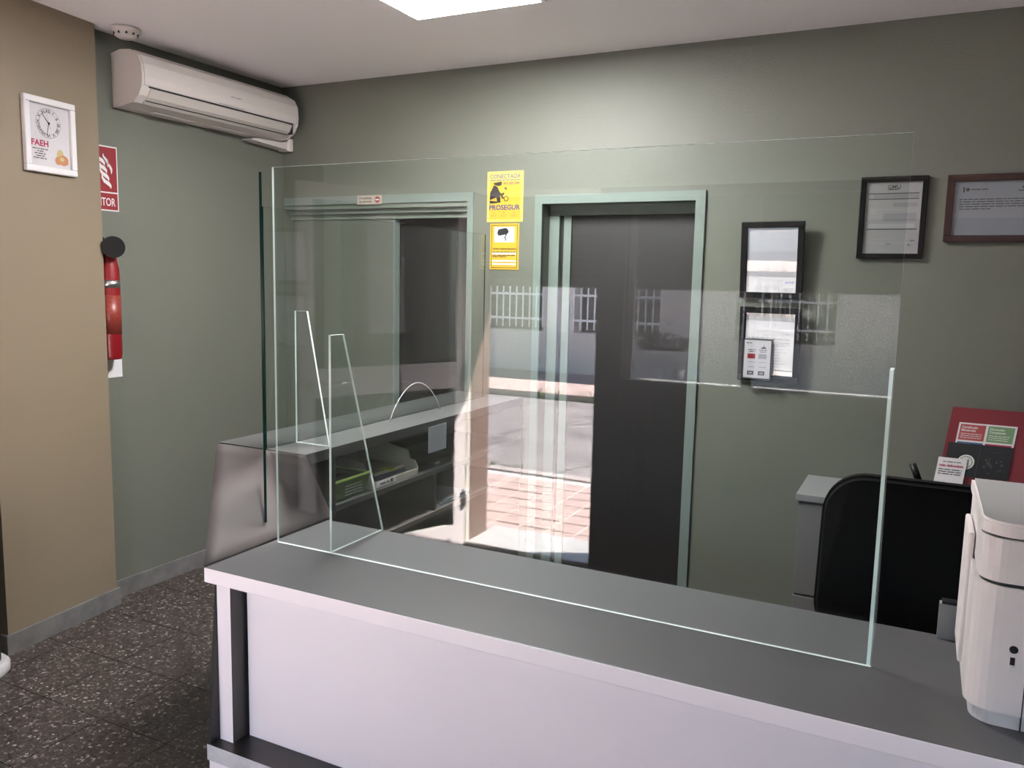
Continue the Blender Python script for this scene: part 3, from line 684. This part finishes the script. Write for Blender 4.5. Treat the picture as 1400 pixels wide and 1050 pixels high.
b = bm(); a0 = hp-hd*.12; pts = [a0, a0+Vector((0, -.03, -.01)), Vector((EX[0], EX[1]-.03, EX[2]+.56)), Vector((EX[0], EX[1], EX[2]+.53))]; path(b, pts, .009, 10); obj('hose', b, 'black', t_)
tag(bx('backing_plate', None, 'signwhite', XL+.0005, 2.52, 1.095, XL+.003, 2.688, 1.32), 'white plate on the left wall behind the fire extinguisher', 'plate')

# ------------------------------------------------------------------ yellow security posters
ys = Sheet((-2.086, YB-.0005, 1.899), (1, 0, 0), (0, 0, 1)); PW, PH = .209, .257
t_ = thing('alarm_poster', 'yellow alarm company poster, upper of the two on the pier between the doors', 'poster', (-1.98, YB, 1.899))
b = bm(); ys.slab(b, 0, 0, PW, PH, 0, .003); obj('sheet', b, 'yellow2', t_)
b = bm(); ys.quad(b, .014, .012, PW-.014, PH-.05, .0034); obj('yellow_field', b, 'yellow', t_)
b = bm(); ys.text(b, 'CONECTADA', .016, PH-.036, .021, .004, bold=.02, fit=PW-.032); ys.words(b, .016, PH-.047, PW-.016, .007, .004); obj('heading', b, 'slate', t_)
b = bm(); ys.text(b, 'PROSEGUR', .014, .062, .024, .004, bold=.035, fit=PW-.030); ys.text(b, '902 202 999', .094, PH-.068, .011, .004, bold=.02, fit=.092); obj('lettering', b, 'navy', t_)
b = bm()
ys.poly(b, [(.035, .198), (.085, .205), (.085, .188), (.070, .182), (.045, .188)], .0042)
ys.poly(b, [(.040, .188), (.060, .178), (.075, .150), (.080, .098), (.060, .098), (.055, .125), (.035, .118), (.016, .112), (.018, .150)], .0040)
ys.poly(b, [(.016, .110), (.060, .104), (.060, .096), (.016, .094)], .0041)
ys.poly(b, [(.068, .140), (.088, .128), (.102, .142), (.098, .150), (.084, .144), (.076, .152)], .0043)
ys.poly(b, [(.080, .126), (.094, .116), (.100, .124), (.088, .134)], .0044)
ys.poly(b, [(.098, .176), (.118, .172), (.108, .160)], .0042)
ys.ring(b, .112, .118, .010, .014, .0045, n=20)
obj('silhouette', b, 'line', t_)
b = bm()
for k in range(3):
    x = .036+.058*k; ys.disc(b, x+.005, .047, .004, .004, n=10); ys.words(b, x-.012, .034, x+.022, .004, .004); ys.words(b, x-.010, .028, x+.018, .004, .004)
obj('small_print', b, 'orange', t_)
ys = Sheet((-2.064, YB-.0005, 1.655), (1, 0, 0), (0, 0, 1)); PW, PH = .168, .236
t_ = thing('camera_warning_sign', 'yellow video surveillance sign with a black camera, lower of the two signs', 'sign', (-1.98, YB, 1.655))
b = bm(); ys.slab(b, 0, 0, PW, PH, 0, .003); obj('plate', b, 'yellow', t_)
b = bm()
for a in ((.008, .008, PW-.008, .011), (.008, PH-.011, PW-.008, PH-.008), (.008, .011, .011, PH-.011), (PW-.011, .011, PW-.008, PH-.011)): ys.quad(b, *a, .0034)
ys.text(b, 'ZONA VIDEOVIGILADA', .016, .102, .008, .004, bold=.03, fit=PW-.032)
for z in (.088, .070, .064): ys.words(b, .016, z, PW-.016, .006, .004, last=1 if z > .065 else .6)
obj('border_and_text', b, 'line', t_)
b = bm(); ys.quad(b, .026, .140, PW-.026, .218, .0036)
for z in (.078, .040, .024): ys.quad(b, .014, z, PW-.014, z+.008, .0036)
obj('white_fields', b, 'signwhite', t_)
b = bm(); ys.poly(b, [(.042, .190), (.048, .206), (.092, .214), (.104, .206), (.110, .192), (.100, .182), (.060, .174), (.046, .176)], .004)
ys.poly(b, [(.092, .182), (.098, .182), (.096, .172), (.090, .168), (.094, .162), (.094, .148), (.088, .148), (.088, .160), (.082, .166), (.088, .172)], .004)
obj('camera_symbol', b, 'line', t_)
# no-entry sticker above door 1
ys = Sheet((-2.915, YB-.0125, 2.005), (1, 0, 0), (0, 0, 1)); PW, PH = .168, .050
t_ = thing('no_entry_sticker', 'small beige sticker with a red no-entry disc above the left doorway', 'sticker', (-2.83, YB-.0125, 2.005))
b = bm(); ys.slab(b, 0, 0, PW, PH, 0, .001); obj('label_strip', b, mat('beige_sticker', (.36, .31, .25), .5), t_)
b = bm(); ys.text(b, 'Prohibida', .015, .029, .011, .0015, bold=.03, fit=.085); ys.text(b, 'la entrada', .015, .011, .011, .0015, bold=.03, fit=.085); obj('lettering', b, 'ink', t_)
b = bm(); ys.disc(b, .138, .025, .018, .0015); obj('red_disc', b, 'redsign', t_)
b = bm(); ys.quad(b, .125, .022, .151, .028, .002); obj('white_bar', b, 'signwhite', t_)

# ------------------------------------------------------------------ framed documents
def r_n(t): return Vector((1, -t, 0)).normalized()
def picture(name, label, x0, z0, x1, z1, fw, fm, pm, draw, tilt=.012, turn=0.0):
    wd, ht = x1-x0, z1-z0
    t_ = thing(name, label, 'framed document', ((x0+x1)/2, YB, z0), None)
    u = Vector((0, -math.sin(tilt), math.cos(tilt))); u = (u-r_n(turn)*u.dot(r_n(turn))).normalized(); r = Vector((1, -turn, 0))
    s = Sheet((x0, YB-.003, z0), r, u)
    b = bm()
    for a in ((0, 0, wd, fw), (0, ht-fw, wd, ht), (0, fw, fw, ht-fw), (wd-fw, fw, wd, ht-fw)): s.slab(b, *a, 0, .018)
    bmesh.ops.bevel(b, geom=b.edges[:], offset=.002, segments=1, affect='EDGES'); obj('frame', b, fm, t_)
    b = bm(); s.slab(b, fw-.002, fw-.002, wd-fw+.002, ht-fw+.002, .001, .006); obj('paper', b, pm, t_)
    draw(s, wd, ht, fw, t_)
    b = bm(); s.slab(b, fw-.001, fw-.001, wd-fw+.001, ht-fw+.001, .010, .012); obj('glazing', b, 'glassp', t_)
    return t_
def dr1(s, W_, H_, f, t_):
    b = bm(); s.ring(b, W_/2, H_-f-.03, .005, .007, .0065, 0, 12); s.words(b, f+.03, H_-f-.055, W_-f-.03, .004, .0065); s.words(b, W_-f-.06, H_-f-.08, W_-f-.03, .004, .0065)
    for k in range(9): s.words(b, f+.02, H_-f-.10-.014*k, W_-f-.02, .003, .0065, last=random.uniform(.6, 1))
    s.words(b, f+.02, f+.028, W_-f-.02, .003, .0065)
    s.words(b, f+.02, f+.022, W_-f-.09, .003, .0065); obj('text', b, 'ink3', t_)
    b = bm(); x0 = W_-f-.055
    for k in range(7): s.poly(b, [(x0+.006*k, f+.04+random.uniform(-.008, .008)), (x0+.006*k+.002, f+.04), (x0+.006*k+.012, f+.05+random.uniform(-.01, .01)), (x0+.006*k+.010, f+.052)], .0065+.0001*k)
    obj('signature', b, 'blueink', t_)
def dr2(s, W_, H_, f, t_):
    b = bm(); s.words(b, W_-f-.04, H_-f-.092, W_-f-.02, .005, .0065)
    for z, m in ((.112, 1), (.118, 1), (.132, 1), (.140, 1), (.147, .9)): s.words(b, f+.03, H_-f-z, W_-f-.02, .006, .0065, last=m)
    for k in range(8): s.words(b, f+.10, H_-f-.162-.013*k, W_-f-.02, .004, .0065, last=random.uniform(.5, 1))
    obj('text', b, 'ink2', t_)
def dr3(s, W_, H_, f, t_):
    w_, h_ = W_-2*f, H_-2*f; S_ = Sheet(s.P(f, f), s.r, s.u)
    b = bm(); S_.quad(b, .03, h_*.76, w_-.01, h_*.83, .0062, 1); S_.quad(b, w_*.50, h_*.65, w_-.015, h_*.71, .0062, 1); S_.quad(b, w_*.34, h_*.455, w_-.015, h_*.565, .0062, 1); S_.quad(b, w_*.08, h_*.36, w_-.02, h_*.42, .0062, 2)
    for z in (.755, .832, .335): S_.quad(b, w_*.05, h_*z, w_-.01, h_*z+.004, .0066, 0)
    S_.text(b, 'GMU', w_*.5, h_*.905, .016, .0066, 0, bold=.02, align='CENTER'); S_.quad(b, w_*.40, h_*.885, w_*.58, h_*.900, .0066, 0); S_.quad(b, w_*.37, h_*.892, w_*.62, h_*.897, .0066, 0)
    for z in (.62, .60, .58, .56): S_.words(b, w_*.09, h_*z, w_*.21, .004, .0066, 2)
    for z in (.61, .40, .38, .20, .15, .13): S_.words(b, w_*.1, h_*z, w_*.9, .003, .0066, 2, last=random.uniform(.6, 1))
    S_.quad(b, .008, h_*.45, .0095, h_*.68, .0066, 0)
    for x, z in ((.45, .12), (.82, .11), (.86, .17)):
        for k in range(6): a = random.uniform(0, PI); S_.poly(b, [(w_*x, h_*z), (w_*x+.001, h_*z-.001), (w_*x+.018*math.cos(a)+.001, h_*z+.010*math.sin(a)), (w_*x+.018*math.cos(a), h_*z+.010*math.sin(a)+.001)], .0066+.00005*k, 0)
    obj('print', b, ['ink', 'ink2', 'ink3'], t_)
def dr4(s, W_, H_, f, t_):
    w_, h_ = W_-2*f, H_-2*f; S_ = Sheet(s.P(f, f), s.r, s.u); b = bm()
    S_.quad(b, w_*.11, h_*.80, w_*.42, h_*.90, .0062, 1); S_.quad(b, w_*.105, h_*.80, w_*.125, h_*.90, .0064, 0); S_.disc(b, w_*.16, h_*.85, .007, .0066, 0); S_.words(b, w_*.2, h_*.84, w_*.40, .007, .0066, 0)
    S_.disc(b, w_*.82, h_*.875, .011, .0064, 0, ry=.007); S_.disc(b, w_*.82, h_*.875, .006, .0066, 2, ry=.004); S_.quad(b, w_*.745, h_*.805, w_*.885, h_*.825, .0064, 0)
    for k in range(5): S_.words(b, w_*.07, h_*(.66-.045*k), w_*.97, .0065, .0064, 0, last=1 if k < 4 else .42)
    for k in range(2): S_.words(b, w_*.09, h_*(.38-.05*k), w_*(.62+.12*k), .005, .0064, 1)
    obj('print', b, ['ink', 'ink2', 'paper_grey'], t_)
picture('framed_certificate', 'black framed paper catching window glare, upper of two left of the glass edge', -.761, 1.545, -.488, 1.883, .027, 'blackframe', 'paper', dr1, tilt=.085, turn=.075)
picture('framed_certificate', 'black framed text sheet with a small card at its corner, lower of the stacked pair', -.75, 1.172, -.480, 1.506, .027, 'blackframe', 'paper', dr2, tilt=.05, turn=.075)
picture('framed_certificate', 'black framed form with grey boxes and signatures, right of the glare-lit frame', -.283, 1.725, -.028, 2.062, .021, 'blackframe', mat('form_paper', (.33, .325, .33), .7), dr3)
picture('framed_certificate', 'mahogany framed landscape certificate at the far right of the wall', .040, 1.793, .392, 2.060, .027, 'brownred', 'paper_grey', dr4)
# small payment card sign clipped in front of the lower frame
cs2 = Sheet((-.724, YB-.052, 1.182), (1, 0, 0), (0, 0, 1))
t_ = thing('small_card_sign', 'small white card sign with dark border over the lower frame corner', 'sign', (-.66, YB-.05, 1.182))
b = bm(); cs2.slab(b, 0, 0, .125, .180, -.008, .002); obj('holder', b, 'darkgrey', t_)
b = bm(); cs2.slab(b, .005, .005, .120, .175, .002, .003); obj('card', b, 'paper', t_)
b = bm(); cs2.words(b, .012, .160, .036, .006, .0035, 0); cs2.poly(b, [(.078, .138), (.100, .138), (.100, .143), (.092, .145), (.090, .156), (.087, .145), (.078, .143)], .0035, 0)
for x in (.022, .070): cs2.words(b, x, .130, x+.034, .005, .0035, 0); cs2.words(b, x+.004, .122, x+.03, .005, .0035, 0); cs2.words(b, x, .075, x+.034, .005, .0035, 1); cs2.words(b, x+.004, .052, x+.034, .006, .0035, 1); cs2.quad(b, x, .018, x+.028, .036, .0035, 0); cs2.quad(b, x+.006, .023, x+.022, .031, .0038, 1)
cs2.quad(b, .020, .092, .054, .114, .0035, 2); cs2.quad(b, .068, .092, .104, .114, .0035, 1)
obj('print', b, ['ink', 'ink2', 'redsign'], t_)

# ------------------------------------------------------------------ cabinet, red display board, chair
t_ = thing('drawer_cabinet', 'grey drawer cabinet with pale top against the back wall', 'cabinet', (.1, 3.63, 0))
b = bm(); box(b, -.405, 3.455, 0, .62, 3.815, .735); obj('body', b, 'cab', t_)
b = bm(); box(b, -.415, 3.43, .737, .63, 3.818, .765, bev=.002); obj('top', b, 'cabtop', t_)
for z0, z1 in ((.345, .728), (.03, .337)):
    for x0, x1 in ((-.403, .10), (.107, .618)): bx('drawer', t_, 'cab', x0, 3.437, z0, x1, 3.455, z1, bev=.002)
ang = .10
s = Sheet((.085, 3.66, .766), (1, -.02, 0), (.115, .16, 1))
t_ = thing('red_display_board', 'red display board with leaflets leaning on the grey cabinet', 'display board', (.25, 3.66, .766))
b = bm(); s.slab(b, 0, 0, .36, .375, -.008, 0); obj('board', b, 'redboard', t_)
def leaflet(name, label, a0, c0, a1, c1, d0, m):
    q = thing(name, label, 'leaflet', tuple(s.P(a0, c0, d0))); b = bm(); s.slab(b, a0, c0, a1, c1, d0, d0+.002); obj('sheet', b, m, q); return q
q = leaflet('leaflet', 'leaflet with red and green blocks at the top of the red board', .035, .16, .235, .315, .001, 'signwhite')
b = bm(); s.quad(b, .041, .245, .130, .309, .0034, 0); s.quad(b, .138, .245, .228, .309, .0034, 1); s.quad(b, .041, .17, .130, .238, .0034, 2); s.quad(b, .138, .17, .228, .238, .0034, 3); obj('colour_blocks', b, ['salmon', 'greenprint', 'blueprint', 'magenta'], q)
b = bm(); s.text(b, 'Certificado', .047, .293, .009, .0038, 0, bold=.02, fit=.055); s.text(b, 'Membresía', .047, .281, .009, .0038, 0, bold=.02, fit=.050); s.text(b, 'Dirección', .144, .293, .009, .0038, 0, bold=.02, fit=.050); s.text(b, 'Competente', .144, .281, .009, .0038, 0, bold=.02, fit=.056)
for k in range(3):
    s.words(b, .047, .270-.008*k, .12, .004, .0038); s.words(b, .144, .270-.008*k, .215, .004, .0038)
s.words(b, .047, .228, .09, .007, .0038); s.words(b, .20, .228, .22, .006, .0038); obj('lettering', b, 'signwhite', q)
q = leaflet('leaflet', 'black leaflet with faint picture in the middle of the red board', .012, .10, .235, .232, .0045, 'cardblack')
b = bm(); s.quad(b, .125, .10, .127, .225, .0070); s.words(b, .17, .205, .20, .004, .0070)
for k in range(14): a = random.uniform(.15, .21); c = random.uniform(.12, .18); s.disc(b, a, c, random.uniform(.003, .008), .0069+.0001*k, n=7)
obj('print', b, 'darkgrey', q)
b = bm(); s.ring(b, .085, .157, .024, .030, .0075); s.disc(b, .085, .157, .021, .0078); obj('round_badge', b, 'signwhite', q)
b = bm(); s.ring(b, .085, .157, .021, .024, .0080, 0); s.text(b, 'PYME', .073, .160, .009, .0082, fit=.024, bold=.03); s.text(b, 'web', .075, .148, .008, .0082, fit=.020, bold=.03); obj('badge_text', b, 'greenbin', q)
q = leaflet('leaflet', 'white leaflet with a magenta heading at the lower left of the board', -.012, .06, .09, .168, .0105, 'signwhite')
b = bm(); s.text(b, 'más delicadeza', -.004, .132, .010, .0130, bold=.03, fit=.085); obj('heading', b, 'magenta', q)
b = bm(); s.words(b, .006, .150, .07, .005, .0130)
for k in range(3): s.words(b, -.004, .118-.009*k, .078, .006, .0130)
obj('text', b, 'ink', q)

t_ = thing('office_chair', 'black office chair with rounded back behind the front counter', 'chair', (.05, 2.85, 0))
def rr(x0, z0, x1, z1, r, n=8):
    P = []
    for cx_, cz_, a0 in ((x1-r, z1-r, 0), (x0+r, z1-r, PI/2), (x0+r, z0+r, PI), (x1-r, z0+r, 1.5*PI)):
        for k in range(n+1): a = a0+PI/2*k/n; P.append((cx_+r*math.cos(a), cz_+r*math.sin(a)))
    return P
b = bm(); prism(b, rr(-.238, .50, .335, 1.045, .13, 10), 'y', 2.60, 2.655)
bmesh.ops.bevel(b, geom=[e for e in b.edges if abs(e.verts[0].co.y-e.verts[1].co.y) < 1e-5], offset=.012, segments=3, affect='EDGES')
for v in b.verts: v.co.y += .12*abs((v.co.x-.05)/.29)**2.2*.3; v.co.x += (1.045-v.co.z)*-.02
obj('backrest', b, 'fabric', t_)
b = bm(); box(b, -.20, 2.66, .44, .30, 3.13, .52, bev=.03, seg=3); obj('seat', b, 'fabric', t_)
b = bm(); box(b, .02, 2.64, .40, .08, 2.68, .75, bev=.006); box(b, .02, 2.64, .40, .08, 2.9, .44, bev=.006); obj('back_bracket', b, 'black', t_)
b = bm(); tube(b, (.05, 2.89, .1), (.05, 2.89, .43), .026); obj('gas_lift', b, 'steel', t_)
for k in range(5):
    a = 2*PI*k/5+.3; b = bm(); tube(b, (.05, 2.89, .11), (.05+.28*math.cos(a), 2.89+.28*math.sin(a), .075), .024, .016); obj('base_arm', b, 'black', t_)
    b = bm(); c = Vector((.05+.28*math.cos(a), 2.89+.28*math.sin(a), .030)); e = Vector((-math.sin(a), math.cos(a), 0))*.022; tube(b, c-e, c+e, .030); obj('castor', b, 'black', t_)
b = bm(); tube(b, (.045, 3.12, .766), (.045, 3.14, .96), .012) if False else tube(b, (.02, 2.70, 1.03), (.0, 2.72, 1.075), .010); tube(b, (.035, 2.66, .97), (.02, 2.70, 1.03), .008); obj('lever', b, 'black', t_)

# ------------------------------------------------------------------ printer
t_ = thing('printer', 'white laser printer standing on the right of the front counter', 'printer', (.33, 2.0, .749))
def ch(x0, y0, x1, y1, c): return [(x0+c, y0), (x1-c, y0), (x1, y0+c), (x1, y1), (x0, y1), (x0, y0+c)]
def cr(x0, y0, x1, y1, r, n=6):
    P = [(x1, y1), (x0, y1)]
    for cx_, cy_, a0 in ((x0+r, y0+r, PI), (x1-r, y0+r, 1.5*PI)):
        for k in range(n+1): a = a0+PI/2*k/n; P.append((cx_+r*math.cos(a), cy_+r*math.sin(a)))
    return P
def smooth_sides(b):
    for f in b.faces: f.smooth = len(f.verts) == 4
    
b = bm(); prism(b, cr(.138, 1.795, .52, 2.17, .045), 'z', .749, .782); obj('base_tray', b, 'printer', t_)
b = bm(); prism(b, cr(.126, 1.783, .535, 2.185, .05), 'z', .782, 1.035); obj('body', b, 'printer', t_)
b = bm(); prism(b, cr(.136, 1.79, .525, 2.18, .045), 'z', 1.035, 1.042); obj('shadow_gap', b, 'line', t_)
b = bm(); prism(b, cr(.132, 1.787, .53, 2.185, .045), 'z', 1.042, 1.128); obj('scanner_unit', b, 'printer', t_)
b = bm(); prism(b, cr(.138, 1.794, .525, 2.18, .045), 'z', 1.128, 1.133); obj('lid_gap', b, 'line', t_)
b = bm(); prism(b, cr(.128, 1.783, .535, 2.195, .06, 8), 'z', 1.133, 1.160)
for f in b.faces: f.material_index = 1 if f.normal.z > .9 else 0
bmesh.ops.bevel(b, geom=[e for e in b.edges if e.verts[0].co.z > 1.159 and e.verts[1].co.z > 1.159], offset=.006, segments=2, affect='EDGES')
obj('scanner_lid', b, ['printer', 'printerlid'], t_, label='light grey scanner lid')
b = bm(); box(b, .222, 1.7815, .975, .50, 1.80, 1.045); obj('output_slot', b, 'black', t_)
b = bm()
for z in (.985, 1.012): box(b, .226, 1.779, z, .50, 1.79, z+.010)
obj('slot_ribs', b, 'darkgrey', t_)
b = bm(); box(b, .2235, 1.7818, .752, .2255, 1.79, .975); obj('door_seam', b, 'line', t_)
b = bm(); tube(b, (.201, 1.786, .915), (.201, 1.7815, .915), .0075, n=20); obj('power_button', b, 'black', t_)
bx('usb_port', t_, 'black', .1965, 1.7815, .884, .2045, 1.786, .899)
bx('badge', t_, 'signwhite', .198, 1.7815, .869, .206, 1.7835, .881)
b = bm(); box(b, .205, 1.783, 1.075, .214, 1.79, 1.118); box(b, .218, 1.7845, 1.06, .2205, 1.79, 1.09, mi=1); obj('front_catch', b, ['signwhite', 'ink2'], t_)
b = bm(); box(b, .118, 1.95, .80, .13, 2.12, 1.09, bev=.004); obj('side_handle', b, 'printer', t_)
t_ = thing('letter_tray', 'grey-white letter tray at the back of the front counter left of the printer', 'tray', (.25, 2.205, .749))
b = bm(); box(b, .085, 2.198, .749, .5, 2.222, .838); obj('tray', b, 'cabtop', t_); bx('top_strip', t_, 'black', .09, 2.196, .8385, .5, 2.224, .845)

# ------------------------------------------------------------------ bin at the far left
t_ = thing('waste_bin', 'black cylindrical bin on a grey round base at the left frame edge', 'bin', (-3.27, 1.80, 0))
b = bm(); lathe(b, [(.125, 0), (.13, .01), (.13, .035), (.115, .05)], (-3.262, 1.80, 0), 36); obj('base_ring', b, 'edge', t_, recalc=True)
b = bm(); lathe(b, [(.10, .05), (.10, .62), (.094, .63), (.088, .63)], (-3.262, 1.80, 0), 36); obj('drum', b, 'black', t_, recalc=True)
